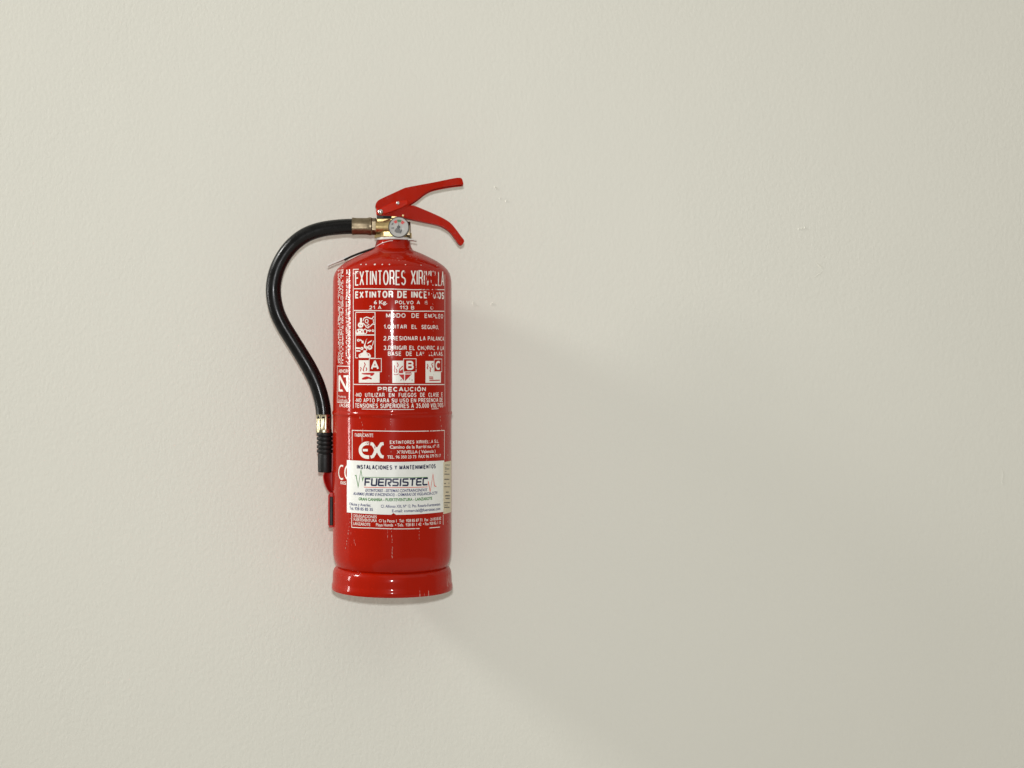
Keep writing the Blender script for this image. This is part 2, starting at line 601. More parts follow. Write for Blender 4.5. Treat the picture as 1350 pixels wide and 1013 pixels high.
revolve(bm, [(0, 0.0), (0.0102, 0.0), (0.0106, 0.0006), (0.0106, 0.009), (0.0098, 0.0102), (0, 0.0102)], P(531, 304.8, -0.002) , (1, 0, 0), seg=36, mod=hexm)
finish("side_plug", bm, M['bronze'], valve, smooth=30)
# outlet boss, a cone that opens toward the valve block
bm = bmesh.new()
o = P(515, 299.3, -0.0135)
revolve(bm, [(0.0, -0.0195), (0.0072, -0.0195), (0.0074, -0.0185), (0.0074, -0.011), (0.0102, -0.003), (0.0104, 0.0), (0, 0.0)], o + Vector((0, 0.0015, 0)), (1, 0, 0), seg=40)
finish("outlet_boss", bm, M['brass'], valve, smooth=35)
bm = bmesh.new()
revolve(bm, [(0, 0.0), (0.0090, 0.0), (0.0096, 0.0006), (0.0096, 0.0052), (0.0088, 0.006), (0, 0.006)], P(490.2, 298.8, -0.008), (1, 0, 0), seg=36, mod=hexm)
finish("outlet_nut", bm, M['bronze'], valve, smooth=30)
bm = bmesh.new()
revolve(bm, [(0.0014, 0), (0.0014, 0.0040), (0.0010, 0.0046), (0.0, 0.0046)], P(531.2, 284.8, -0.0095), (0, -1, 0), seg=16)
finish("seal_pin", bm, M['brass'], valve, smooth=40)

# ---- pressure gauge, facing out and a touch to the left
gc = P(525.6, 299.6, -0.0265)
gax = Vector((-0.10, -1.0, -0.02)).normalized()
bm = bmesh.new()
revolve(bm, [(0.0, -0.016), (0.006, -0.016), (0.006, -0.009), (0.0128, -0.0085), (0.0135, -0.0075), (0.0137, -0.0005), (0.0134, 0.0004), (0.0128, 0.0004), (0.0126, -0.0008), (0.0, -0.0008)],
        gc, gax, seg=64)
gauge = finish("pressure_gauge", bm, M['bezel'], root, smooth=35)
gx = Vector((0, 0, 1)).cross(gax).normalized() * -1
gx = gx if gx.x > 0 else -gx
gz = gx.cross(gax).normalized()
gz = gz if gz.z > 0 else -gz


def gpt(x, z, lift):
    return gc + gx * x + gz * z + gax * lift


def gpoly(name, pts, lift, mat, t=0.0002):
    bm = bmesh.new()
    f = [bm.verts.new(gpt(x, z, lift)) for x, z in pts]
    b = [bm.verts.new(gpt(x, z, lift - t)) for x, z in pts]
    bm.faces.new(f)
    bm.faces.new(b[::-1])
    for i in range(len(pts)):
        j = (i + 1) % len(pts)
        bm.faces.new((f[i], b[i], b[j], f[j]))
    return finish(name, bm, mat, gauge)


def arc_pts(r0, r1, a0, a1, n=8):
    A = [math.radians(a0 + (a1 - a0) * i / n) for i in range(n + 1)]
    return [(r1 * math.sin(a), r1 * math.cos(a)) for a in A] + [(r0 * math.sin(a), r0 * math.cos(a)) for a in reversed(A)]


gpoly("dial", arc_pts(0, 0.0125, 0, 352, 44)[:45], -0.0005, M['dial'])
gpoly("low_pressure_zone", arc_pts(0.0062, 0.0098, -44, -16), -0.0002, M['dial_red'])
gpoly("full_pressure_zone", arc_pts(0.0066, 0.0098, -13, 24), -0.0002, M['dial_green'])
gpoly("over_pressure_zone", arc_pts(0.0058, 0.0098, 27, 54), -0.0002, M['dial_red'])
gpoly("needle", [(-0.0007, -0.0015), (0.0007, -0.0015), (0.0004, 0.0066), (0.0002, 0.0066)], 0.0002, M['black_ink'])
gpoly("needle_hub", [(0.0021 * math.cos(i * math.pi / 10), 0.0021 * math.sin(i * math.pi / 10)) for i in range(20)], 0.0006, M['black_ink'], 0.0009)
gpoly("dial_emblem", [(-0.0058, -0.0052), (-0.0040, -0.0022), (-0.0012, 0.0000), (0.0018, -0.0028), (0.0030, -0.0062), (0.0008, -0.0080), (-0.0035, -0.0072)], -0.00015, M['dial_grey'])
gpoly("dial_mark", [(0.0016, -0.0090), (0.0036, -0.0066), (0.0042, -0.0036), (0.0030, -0.0030), (0.0024, -0.0058)], -0.0001, M['black_ink'])
for (x, z) in ((-0.0086, 0.0038), (-0.0088, -0.0012), (-0.0070, -0.0012), (-0.0076, 0.0046)):
    gpoly("dial_mark", [(x - 0.0007, z - 0.0010), (x + 0.0007, z - 0.0010), (x + 0.0009, z + 0.0010), (x - 0.0005, z + 0.0010)], -0.0001, M['dial_grey'])
bm = bmesh.new()
revolve(bm, [(0.0128, 0.0006), (0.0110, 0.0013), (0.007, 0.0020), (0.0, 0.0024)], gc, gax, seg=48)
finish("gauge_lens", bm, M['lens'], gauge, smooth=True)

# ---- squeeze lever (folded channel) and carrying handle
def z1(pts):
    return [(430 + x * 0.14815, 220 + y * 0.14815) for x, y in pts]


def xz(pts_px, Y):
    return [(P(x, y, Y).x, P(x, y, Y).z) for x, y in pts_px]


YF = -0.0125
lev_top = smooth_line(z1([(436, 356), (444, 326), (462, 302), (500, 280), (600, 234), (690, 193), (720, 184), (840, 161), (960, 139), (1080, 114), (1160, 99)]), 4) \
    + smooth_line(z1([(1178, 98), (1198, 100), (1212, 114), (1218, 136), (1222, 156)]), 3)
lev_bot = smooth_line(z1([(1205, 158), (1120, 168), (1010, 187), (930, 209), (870, 243), (810, 291), (735, 341)]), 4) + z1([(640, 372), (500, 400), (450, 390), (445, 358)])
front = xz(lev_top + lev_bot, YF)
bm = bmesh.new()
prism(bm, front, YF, YF + 0.0018)
prism(bm, front, 0.0085, 0.0103)
tw = xz(lev_top, YF)
inner = []
for i, (x, z) in enumerate(tw):
    a, b = tw[max(i - 1, 0)], tw[min(i + 1, len(tw) - 1)]
    d = Vector((b[0] - a[0], b[1] - a[1])).normalized()
    inner.append((x + d.y * 0.0018, z - d.x * 0.0018))
for i in range(len(tw) - 1):
    prism(bm, [tw[i], tw[i + 1], inner[i + 1], inner[i]], YF + 0.0018, 0.0085)
bmesh.ops.remove_doubles(bm, verts=bm.verts, dist=1e-6)
lever = finish("squeeze_lever", bm, M['red_handle'], root, bevel=0.0007, smooth=30)

YH = -0.0100
h_top = z1([(452, 366), (520, 352), (600, 350), (700, 344), (775, 345)]) + smooth_line(z1([(800, 352), (870, 381), (1000, 438), (1075, 478), (1120, 514), (1165, 570), (1200, 618), (1226, 650)]), 4)
h_bot = smooth_line(z1([(1229, 664), (1216, 688), (1194, 697)]), 3) + smooth_line(z1([(1175, 682), (1140, 632), (1100, 580), (1050, 543), (990, 517), (850, 488), (700, 456)]), 4) + z1([(600, 440), (452, 432)])
bm = bmesh.new()
fr = xz(h_top + h_bot, YH)
prism(bm, fr, YH, YH + 0.0018)
prism(bm, fr, 0.0055, 0.0073)
k0 = len(h_top)
bw = fr[k0:]
inner = []
for i, (x, z) in enumerate(bw):
    a, b = bw[max(i - 1, 0)], bw[min(i + 1, len(bw) - 1)]
    d = Vector((b[0] - a[0], b[1] - a[1])).normalized()
    inner.append((x + d.y * 0.0018, z - d.x * 0.0018))
for i in range(len(bw) - 1):
    prism(bm, [bw[i], bw[i + 1], inner[i + 1], inner[i]], YH + 0.0018, 0.0055)
bmesh.ops.remove_doubles(bm, verts=bm.verts, dist=1e-6)
handle = finish("carrying_handle", bm, M['red_handle'], root, bevel=0.0007, smooth=30)


def zs(pts):
    return [(480 + x * 0.05926, 225 + y * 0.05926) for x, y in pts]


# hinge flange in front of both, with its folded rib
bm = bmesh.new()
fl = zs([(272, 815), (330, 855), (480, 782), (640, 705), (700, 688), (800, 678), (962, 658), (974, 690), (975, 745), (940, 772), (820, 835), (640, 905), (470, 962), (272, 985)])
prism(bm, xz(fl, -0.0150), -0.0150, -0.0126)
flange = finish("hinge_flange", bm, M['red_rib'], root, bevel=0.0008, smooth=30)
for (px, py, r) in ((501.7, 279.6, 0.0037), (524.5, 268.0, 0.0024)):
    bm = bmesh.new()
    revolve(bm, [(r, -0.001), (r, 0.0006), (r * 0.86, r * 0.42), (r * 0.55, r * 0.68), (0, r * 0.8)], P(px, py, -0.0150), (0, -1, 0), seg=24)
    finish("rivet", bm, M['steel'], root, smooth=50)

# ---- hose
YH0, YH1 = -0.008, 0.004
cl = [(468, 298.7), (455, 299.0), (440, 300.2), (424, 302.8), (409, 307.4), (396, 314.6), (384, 325.0), (373.5, 338.8), (365.3, 355.5), (360.9, 374), (361.0, 392),
      (365.2, 411), (373.2, 428.5), (383.6, 445.6), (395.4, 464.5), (407.6, 485.0), (417.0, 504.5), (423.0, 523.0), (426.0, 538), (426.9, 552)]
pts = []
for i, (x, y) in enumerate(cl):
    k = i / (len(cl) - 1)
    Y = YH0 + (YH1 - YH0) * k + 0.010 * math.sin(math.pi * k)
    pts.append(P(x, y, Y))
bm = bmesh.new()
tube(bm, catmull(pts, 6), 0.0101, seg=40)
hose = finish("hose", bm, M['rubber'], root, smooth=True)

flats = lambda n, d: (lambda a, i: 1.0 - d * (0.5 + 0.5 * math.cos(a * n)))
bm = bmesh.new()
fo = P(464.0, 298.7, YH0)
crimp = lambda a, i: (1.0 - 0.05 * (0.5 + 0.5 * math.cos(8 * a))) if 3 <= i <= 6 else 1.0
revolve(bm, [(0.0, 0.0), (0.0103, 0.0), (0.0116, 0.0004), (0.0118, 0.0018), (0.0115, 0.0036), (0.0113, 0.0065), (0.0113, 0.0190), (0.0115, 0.0218), (0.0118, 0.0232), (0.0117, 0.0254), (0.0106, 0.0266), (0.0094, 0.0268), (0.0, 0.0268)],
        fo, (1, 0, 0), seg=64, mod=crimp)
finish("hose_coupling", bm, M['bronze'], root, smooth=35)
bm = bmesh.new()
revolve(bm, [(0, 0.0), (0.0086, 0.0), (0.0086, 0.0022), (0, 0.0022)], P(489.8, 298.7, YH0) + Vector((0.0009, 0, 0)), (1, 0, 0), seg=32)
finish("coupling_gasket", bm, M['dark'], root, smooth=35)

# ---- lower end: crimped ferrule, ribbed nozzle
noz = P(427.0, 546.5, YH1)
bm = bmesh.new()
crimp2 = lambda a, i: (1.0 - 0.10 * (0.5 + 0.5 * math.cos(8 * a))) if 3 <= i <= 5 else 1.0
revolve(bm, [(0.0, 0.0), (0.0100, 0.0), (0.0105, 0.0006), (0.0105, 0.0035), (0.0104, 0.0060), (0.0104, 0.0185), (0.0104, 0.0200), (0.0106, 0.0215), (0.0105, 0.0238), (0.0, 0.0238)],
        noz, (0, 0, -1), seg=64, mod=crimp2)
finish("hose_ferrule", bm, M['ferrule'], root, smooth=35)
bm = bmesh.new()
prof = [(0, 0.0238), (0.0096, 0.0238)]
t = 0.0246
for k in range(5):
    prof += [(0.0104, t), (0.0106, t + 0.0008), (0.0106, t + 0.0028), (0.0103, t + 0.0036), (0.0088, t + 0.0040), (0.0086, t + 0.0050), (0.0088, t + 0.0053)]
    t += 0.0055
prof += [(0.0092, t + 0.0004), (0.0094, t + 0.0012), (0.0090, 0.0750), (0.0088, 0.0762), (0.0070, 0.0764), (0.0066, 0.0700), (0, 0.0700)]
revolve(bm, prof, noz + Vector((0.0012, 0, 0)), (0, 0, -1), seg=48)
nozzle = finish("nozzle", bm, M['grip'], root, smooth=35)

# ---- nozzle clip: a red cup under the nozzle and a slotted strap on the cylinder's side
def zh(pts):
    return [(410 + x * 0.1186, 590 + y * 0.1186) for x, y in pts]


bm = bmesh.new()
cup = smooth_line(zh([(150, 270), (136, 300), (134, 345), (148, 400), (172, 455), (200, 496)]), 4)
rim = []
n = len(cup)
rings = []
for i, (x, y) in enumerate(cup):
    left = P(x, y, 0.004)
    right = P(438.8, y, 0.004)
    cx_, rx = right.x, right.x - left.x
    ry = 0.011 * (1 - 0.55 * (i / (n - 1)) ** 2)
    ring = []
    for s in range(13):
        a = math.pi * 0.5 + math.pi * (s / 12 * 0.62 + 0.38)      # open toward the camera side near the cylinder
        ring.append(Vector((cx_ + rx * math.cos(a), 0.004 - ry * math.sin(a), left.z)))
    rings.append(ring)
vo = [[bm.verts.new(p) for p in r_] for r_ in rings]
for A, B in zip(vo[:-1], vo[1:]):
    for s in range(12):
        bm.faces.new((A[s], A[s + 1], B[s + 1], B[s]))
clip = finish("nozzle_cup", bm, M['bracket'], root, smooth=True)
sm = clip.modifiers.new("sheet", 'SOLIDIFY')
sm.thickness = 0.0012
bm = bmesh.new()
box(bm, P(433.5, 600, 0).x, P(439.6, 600, 0).x, 0.0138, 0.0152, Z(652), Z(572))
finish("gap_plate", bm, M['bracket'], root, bevel=0.0005)  # red plate filling the gap between nozzle and cylinder
bm = bmesh.new()
box(bm, P(432.9, 650, 0).x, P(435.2, 650, 0).x, -0.009, 0.011, Z(692), Z(652.5))
box(bm, P(435.2, 650, 0).x, P(439.3, 650, 0).x, -0.009, 0.011, Z(654.5), Z(649.0))
box(bm, P(434.0, 650, 0).x, P(439.3, 650, 0).x, -0.009, 0.011, Z(694.8), Z(692.0))
finish("nozzle_strap", bm, M['bracket'], root, bevel=0.0006)
bm = bmesh.new()
box(bm, P(435.4, 650, 0).x, P(438.6, 650, 0).x, -0.0075, 0.0095, Z(691.8), Z(654.7))
finish("strap_slot_shade", bm, M['dark'], root, bevel=0.0004)  # dark block fills the slot, its inner shade painted on

# ------------------------------------------------------------------ print and stickers
LIFT = 0.00012


def wrap(name, bm, mat, parent, layer=1, step=0.0025, u_range=None):
    """lay a flat mesh of (arc length, height) round the cylinder"""
    us = [v.co.x for v in bm.verts]
    if not us:
        return None
    u = math.floor(min(us) / step) * step + step
    while u < max(us):
        bmesh.ops.bisect_plane(bm, geom=bm.verts[:] + bm.edges[:] + bm.faces[:], plane_co=(u, 0, 0), plane_no=(1, 0, 0), dist=1e-7)
        u += step
    rr = R + LIFT * layer
    for v in bm.verts:
        a = v.co.x / R
        z = v.co.y
        v.co = (rr * math.sin(a), -rr * math.cos(a), z)
    bm.normal_update()
    for f in bm.faces:
        c = f.calc_center_median()
        if f.normal.dot(Vector((c.x, c.y, 0))) < 0:
            f.normal_flip()
    return finish(name, bm, mat, parent, smooth='print')


def poly2d(bm, pts):
    vs_ = [bm.verts.new((u, z, 0)) for u, z in pts]
    f = bm.faces.new(vs_)
    bmesh.ops.triangulate(bm, faces=[f])


def strip2d(bm, pts, w, close=False):
    """a line of width w (metres) through (u, z) points, mitred"""
    V = []
    for p in pts:
        if not V or (Vector(p) - V[-1]).length > 2e-6:
            V.append(Vector(p))
    n = len(V)
    L, Rr = [], []
    for i in range(n):
        a = V[(i - 1) % n] if (i > 0 or close) else None
        b = V[(i + 1) % n] if (i < n - 1 or close) else None
        d1 = (V[i] - a).normalized() if a is not None else None
        d2 = (b - V[i]).normalized() if b is not None else None
        if d1 is None: d1 = d2
        if d2 is None: d2 = d1
        n1 = Vector((-d1.y, d1.x)); n2 = Vector((-d2.y, d2.x))
        m = (n1 + n2)
        if m.length < 1e-6:
            m = n1
        m = m.normalized()
        k = 1 / max(m.dot(n1), 0.35)
        L.append(V[i] + m * w / 2 * k)
        Rr.append(V[i] - m * w / 2 * k)
    l = [bm.verts.new((p.x, p.y, 0)) for p in L]
    r = [bm.verts.new((p.x, p.y, 0)) for p in Rr]
    for i in range(n if close else n - 1):
        j = (i + 1) % n
        bm.faces.new((l[i], r[i], r[j], l[j]))


def px_poly(name, polys, mat, parent, layer=1):
    bm = bmesh.new()
    for pts in polys:
        poly2d(bm, [UV(x, y) for x, y in pts])
    return wrap(name, bm, mat, parent, layer)


def px_lines(name, lines, w, mat, parent, layer=1):
    bm = bmesh.new()
    for ln in lines:
        close = ln[0] == ln[-1] and len(ln) > 3
        pts = [UV(x, y) for x, y in (ln[:-1] if close else ln)]
        strip2d(bm, pts, w, close)
    return wrap(name, bm, mat, parent, layer)


_cap = {}


def text_bm(s, bold, shear):
    cu = bpy.data.curves.new("t", 'FONT')
    cu.body = s
    cu.size = 1.0
    cu.resolution_u = 3
    cu.offset = bold
    cu.shear = shear
    cu.dimensions = '2D'
    cu.fill_mode = 'FRONT'
    ob = bpy.data.objects.new("t", cu)
    COL.objects.link(ob)
    dg = bpy.context.evaluated_depsgraph_get()
    me = bpy.data.meshes.new_from_object(ob.evaluated_get(dg))
    bpy.data.objects.remove(ob)
    bpy.data.curves.remove(cu)
    bm = bmesh.new()
    bm.from_mesh(me)
    bpy.data.meshes.remove(me)
    return bm


def cap(bold):
    if bold not in _cap:
        b = text_bm("H", bold, 0)
        ys = [v.co.y for v in b.verts]
        _cap[bold] = (min(ys), max(ys))
        b.free()
    return _cap[bold]


def text(s, x0, x1, yt, yb, mat, parent, bold=0.022, shear=0.0, layer=1, name="lettering"):
    """a printed line from picture x0 to x1, capitals between picture heights yt and yb"""
    bm = text_bm(s, bold, shear)
    lo, hi = cap(bold)
    xs = [v.co.x for v in bm.verts]
    a, b = min(xs), max(xs)
    xm = (x0 + x1) / 2
    u0, u1 = UV(x0, (yt + yb) / 2)[0], UV(x1, (yt + yb) / 2)[0]
    zt, zb = UV(xm, yt)[1], UV(xm, yb)[1]
    for v in bm.verts:
        v.co = (u0 + (v.co.x - a) / (b - a) * (u1 - u0), zb + (v.co.y - lo) / (hi - lo) * (zt - zb), 0)
    return wrap(name, bm, mat, parent, layer)


def AR(cx, cy, rx, ry, a0, a1, n=8):
    return [(cx + rx * math.cos(math.radians(a0 + (a1 - a0) * i / n)), cy + ry * math.sin(math.radians(a0 + (a1 - a0) * i / n))) for i in range(n + 1)]


# plain grotesque capitals: relative width, stroke centre lines in a unit square
SF = {
    'A': (1.0, [[(0, 0), (.47, 1), (.53, 1), (1, 0)], [(.2, .32), (.8, .32)]]),
    'B': (.94, [[(0, 0), (0, 1), (.62, 1)] + AR(.62, .76, .32, .24, 90, -90) + [(0, .52)], [(0, 0), (.64, 0)] + AR(.64, .26, .36, .26, -90, 90)]),
    'C': (.98, [AR(.52, .5, .52, .5, 46, 314, 16)]),
    'D': (.98, [[(0, 0), (0, 1), (.5, 1)] + AR(.5, .5, .5, .5, 90, -90, 12) + [(0, 0)]]),
    'E': (.84, [[(1, 1), (0, 1), (0, 0), (1, 0)], [(0, .52), (.9, .52)]]),
    'F': (.78, [[(1, 1), (0, 1), (0, 0)], [(0, .52), (.88, .52)]]),
    'G': (1.02, [AR(.5, .5, .5, .5, 48, 318, 16) + [(1, .1), (1, .42), (.58, .42)]]),
    'H': (.94, [[(0, 0), (0, 1)], [(1, 0), (1, 1)], [(0, .52), (1, .52)]]),
    'I': (.0, [[(.5, 0), (.5, 1)]]),
    'J': (.7, [[(1, 1), (1, .3)] + AR(.5, .3, .5, .3, 0, -180)]),
    'K': (.96, [[(0, 0), (0, 1)], [(.95, 1), (.05, .38)], [(.35, .6), (1, 0)]]),
    'L': (.78, [[(0, 1), (0, 0), (1, 0)]]),
    'M': (1.12, [[(0, 0), (0, 1)], [(1, 0), (1, 1)], [(.04, .98), (.47, .12), (.53, .12), (.96, .98)]]),
    'N': (.96, [[(0, 0), (0, 1)], [(1, 0), (1, 1)], [(.02, .96), (.98, .04)]]),
    'O': (1.06, [AR(.5, .5, .5, .5, 90, 450, 20)]),
    'P': (.88, [[(0, 0), (0, 1), (.64, 1)] + AR(.64, .73, .36, .27, 90, -90) + [(0, .46)]]),
    'Q': (1.06, [AR(.5, .5, .5, .5, 90, 450, 20), [(.6, .25), (1, -.05)]]),
    'R': (.94, [[(0, 0), (0, 1), (.66, 1)] + AR(.66, .745, .3, .255, 90, -90) + [(0, .49)], [(.66, .46), (.9, .36), (.92, .1), (1, 0)]]),
    'S': (.90, [AR(.5, .745, .46, .255, 25, 235, 10) + [(.55, .5)] + AR(.5, .255, .5, .255, 55, -155, 10)]),
    'T': (.86, [[(0, 1), (1, 1)], [(.5, 1), (.5, 0)]]),
    'U': (.94, [[(0, 1), (0, .34)] + AR(.5, .34, .5, .34, 180, 360, 10) + [(1, 1)]]),
    'V': (.96, [[(0, 1), (.47, 0), (.53, 0), (1, 1)]]),
    'X': (.98, [[(0, 0), (1, 1)], [(0, 1), (1, 0)]]),
    'Y': (.96, [[(0, 1), (.5, .46), (1, 1)], [(.5, .46), (.5, 0)]]),
    'Z': (.88, [[(0, 1), (1, 1), (0, 0), (1, 0)]]),
    '0': (.8, [AR(.5, .5, .5, .5, 90, 450, 18)]),
    '1': (.45, [[(0, .74), (.6, .84), (1, 1), (1, 0)]]),
    '2': (.8, [AR(.5, .7, .48, .3, 170, -30, 10) + [(0, 0), (1, 0)]]),
    '3': (.8, [AR(.48, .755, .44, .245, 160, -80, 10), AR(.48, .27, .5, .27, 80, -160, 10)]),
    '5': (.8, [[(.9, 1), (.16, 1), (.06, .5)] + AR(.48, .33, .5, .33, 130, -150, 12)]),
    '6': (.8, [AR(.5, .33, .5, .33, 180, -180, 16), [(0, .33)] + AR(.52, .6, .52, .4, 180, 40, 8)]),
    '.': (.0, [[(.5, -.1), (.5, .12)]]),
    '-': (.32, [[(0, .38), (1, .38)]]),
    '/': (.45, [[(0, -.05), (1, 1.05)]]),
}


def lines_of_type(s, x0, x1, yt, yb, mat, parent, weight=0.17, layer=1, track=0.30, name="lettering"):
    """capitals drawn with even strokes, fitted between picture x0..x1 and heights yt..yb"""
    ym, xm = (yt + yb) / 2, (x0 + x1) / 2
    u0, u1 = UV(x0, ym)[0], UV(x1, ym)[0]
    zt, zb = UV(xm, yt)[1], UV(xm, yb)[1]
    H = zt - zb
    t = H * weight
    adv = []
    for c in s:
        base = 'O' if c == 'Ó' else c
        adv.append(0.34 if c == ' ' else SF[base][0] * 0.62 + weight)
    gap = track * 0.62
    tot = sum(adv) + gap * (len(s) - 1)
    k = (u1 - u0) / tot
    tu = t * min(1.0, k / H * 1.05)
    bm = bmesh.new()
    u = 0.0
    for c, a in zip(s, adv):
        if c != ' ':
            base = 'O' if c == 'Ó' else c
            lines = list(SF[base][1])
            if c == 'Ó':
                lines.append([(.45, 1.2), (.65, 1.36)])
            xa = u0 + u * k + tu / 2
            W = max(a * k - tu, 0)
            for ln in lines:
                pts = [(xa + x * W, zb + t / 2 + y * (H - t)) for x, y in ln]
                cl_ = (Vector(pts[0]) - Vector(pts[-1])).length < 1e-7
                strip2d(bm, pts[:-1] if cl_ else pts, t * 0.4 + tu * 0.6, cl_)
        u += a + gap
    return wrap(name, bm, mat, parent, layer)


C = cylinder
INK = M['ink']
# main panel
mm = 0.001
px_lines("panel_border", [[(465.8, 538.6), (465.8, 470), (465.8, 355.4), (473, 355.2)]], 0.9 * mm, INK, C)
px_lines("panel_border", [[(586.4, 362), (586.4, 440), (586.4, 536)]], 0.8 * mm, INK, C)
for y0, y1 in ((380.9, 382.2), (409.6, 410.6), (507.0, 507.2)):
    px_lines("panel_rule", [[(466.6, y0), (500, y0 + .2), (545, y1), (585.8, y1)]], 1.0 * mm, INK, C)
px_lines("panel_rule", [[(477, 539.4), (520, 540.2), (546, 540)]], 0.7 * mm, INK, C)
px_lines("panel_rule", [[(569, 539.4), (578, 539)]], 0.7 * mm, INK, C)
for x, y, r in ((476, 349, .9), (482.6, 349, .9), (494.2, 349, 1.3), (504, 349, .9), (513.4, 349, .9), (534.6, 349.2, .7), (555, 349.8, .6), (576, 350.8, .6), (448.2, 352.6, .8), (451.6, 352.6, .8)):
    pp = [(x + r * math.cos(i * math.pi / 5), y + r * math.sin(i * math.pi / 5)) for i in range(10)]
    bm = bmesh.new()
    # these dots sit on the shoulder: a small disc laid on its slope
    u, z = UV(x, y)
    ang = u / R
    rs = 0.0655 + (0.0703 - 0.0655) * ((y - 349) / 3.6 if y > 349 else 0)
    for it in range(8):
        zc = P(x, y, -rs * math.cos(ang)).z
        # shoulder radius at that height
        tab = [(0.0625, Z(347.2)), (0.0685, Z(351.6)), (0.0728, Z(356.0)), (0.0758, Z(361.0)), (0.0773, Z(366)), (0.078, Z(372))]
        for (r0, za), (r1, zb) in zip(tab[:-1], tab[1:]):
            if zb <= zc <= za:
                rs = r0 + (r1 - r0) * (za - zc) / (za - zb)
                sl = math.atan2(za - zb, r1 - r0)
        ang = math.asin(max(-0.999, min(0.999, P(x, y, -rs * math.cos(ang)).x / rs)))
    nrm = Vector((math.sin(ang) * math.sin(sl), -math.cos(ang) * math.sin(sl), math.cos(sl)))
    cpt = Vector((rs * math.sin(ang), -rs * math.cos(ang), zc)) + nrm * 0.0003
    e1 = Vector((math.cos(ang), math.sin(ang), 0))
    e2 = nrm.cross(e1)
    f = [bm.verts.new(cpt + (e1 * math.cos(i * math.pi / 6) + e2 * math.sin(i * math.pi / 6)) * r * mm) for i in range(12)]
    b2 = [bm.verts.new(v.co - nrm * 0.0008) for v in f]
    bm.faces.new(f)
    for i in range(12):
        bm.faces.new((f[i], b2[i], b2[(i + 1) % 12], f[(i + 1) % 12]))
    finish("printed_dot", bm, M['ink_solid'], C)

lines_of_type("EXTINTORES", 468.4, 534.8, 356.2, 376.6, INK, C, 0.125)
lines_of_type("XIRIVELLA", 541.8, 585.2, 356.4, 376.8, INK, C, 0.125)
lines_of_type("EXTINTOR DE INCENDIOS", 468.4, 585.2, 383.5, 393.2, INK, C, 0.215)
text("6 Kg.", 493, 510.4, 396.4, 401.2, INK, C)
lines_of_type("POLVO", 520.8, 545, 396.6, 401.4, INK, C, 0.17)
lines_of_type("A  B  C", 549.4, 573, 396.8, 401.6, INK, C, 0.17)
lines_of_type("21 A", 487, 502.8, 403.2, 408.0, INK, C, 0.17)
lines_of_type("113 B", 526.8, 546, 403.3, 408.2, INK, C, 0.17)
lines_of_type("C", 567.5, 570.5, 403.6, 408.4, INK, C, 0.17)
lines_of_type("MODO  DE  EMPLEO", 509, 584, 413.4, 419.2, INK, C, 0.165)
lines_of_type("1.QUITAR  EL  SEGURO.", 505.8, 578.2, 428.4, 433.8, INK, C, 0.165)
lines_of_type("2.PRESIONAR LA PALANCA", 505.8, 585.2, 443.4, 449.2, INK, C, 0.165)
lines_of_type("3.DIRIGIR EL CHORRO A LA", 505.8, 585.2, 456.0, 461.8, INK, C, 0.165)
lines_of_type("BASE  DE  LAS  LLAMAS.", 511.4, 584, 463.8, 469.4, INK, C, 0.165)
lines_of_type("PRECAUCIÓN", 498, 561.3, 510.4, 516.4, INK, C, 0.2)
lines_of_type("-NO  UTILIZAR  EN  FUEGOS  DE  CLASE  E", 468, 583.4, 518.2, 523.8, INK, C, 0.165)
lines_of_type("-NO APTO PARA SU USO EN PRESENCIA DE", 468, 583.6, 525.4, 531.0, INK, C, 0.165)
lines_of_type("TENSIONES SUPERIORES A 35.000 VOLTIOS", 468.2, 584.2, 532.2, 538.4, INK, C, 0.165)


# instruction pictograms
def zp(pts):
    return [(462 + x * 0.07407, 405 + y * 0.07407) for x, y in pts]


def circle(cx, cy, r, n=14, ry=None):
    ry = ry or r
    return [(cx + r * math.cos(2 * math.pi * i / n), cy + ry * math.sin(2 * math.pi * i / n)) for i in range(n)]


def closed(p):
    return list(p) + [p[0]]


S = M['ink_solid']
RG = M['ink_red']
px_lines("pictogram_frame", [zp([(92, 92), (438, 92), (438, 910)])], 1.0 * mm, S, C)
px_lines("pictogram_frame", [zp([(92, 910), (92, 106)])], 1.0 * mm, S, C)
px_lines("pictogram_frame", [zp([(100, 498), (430, 498)])], 1.3 * mm, S, C)
px_lines("pictogram_frame", [zp([(100, 905), (130, 905)]), zp([(362, 910), (430, 910)])], 0.9 * mm, S, C)
g = "pictogram"
px_poly(g, [zp([(172, 195), (208, 195), (208, 270), (172, 270)]),
            zp(circle(182, 320, 50)),
            zp([(100, 485), (98, 440), (112, 405), (150, 385), (215, 385), (235, 420), (238, 485)])], S, C)
px_lines(g, [closed(zp(circle(262, 435, 30, 14, 42)))], 1.1 * mm, S, C)
px_poly(g, [zp([(298, 408), (335, 408), (335, 390), (372, 420), (335, 450), (335, 430), (298, 430)]), zp(circle(402, 420, 24))], S, C)
px_lines(g, [zp([(228, 250), (240, 200), (290, 178), (345, 200), (385, 210), (415, 165)])], 1.2 * mm, S, C)
px_lines(g, [zp([(222, 280), (260, 320), (280, 355), (315, 372), (350, 345), (400, 300), (432, 312)])], 1.2 * mm, S, C)
px_lines(g, [closed(zp(circle(290, 250, 26, 12, 32)))], 1.0 * mm, S, C)
px_lines(g, [zp([(285, 320), (330, 350)]), zp([(300, 295), (335, 320)]), zp([(405, 215), (415, 290)])], 0.9 * mm, S, C)
px_poly(g, [zp(circle(122, 435, 12, 10, 20)), zp(circle(168, 415, 10, 10, 12)), zp(circle(205, 440, 10, 10, 20)), zp(circle(166, 320, 9)), zp(circle(196, 326, 9)), zp(circle(402, 420, 8))], RG, C, 2)
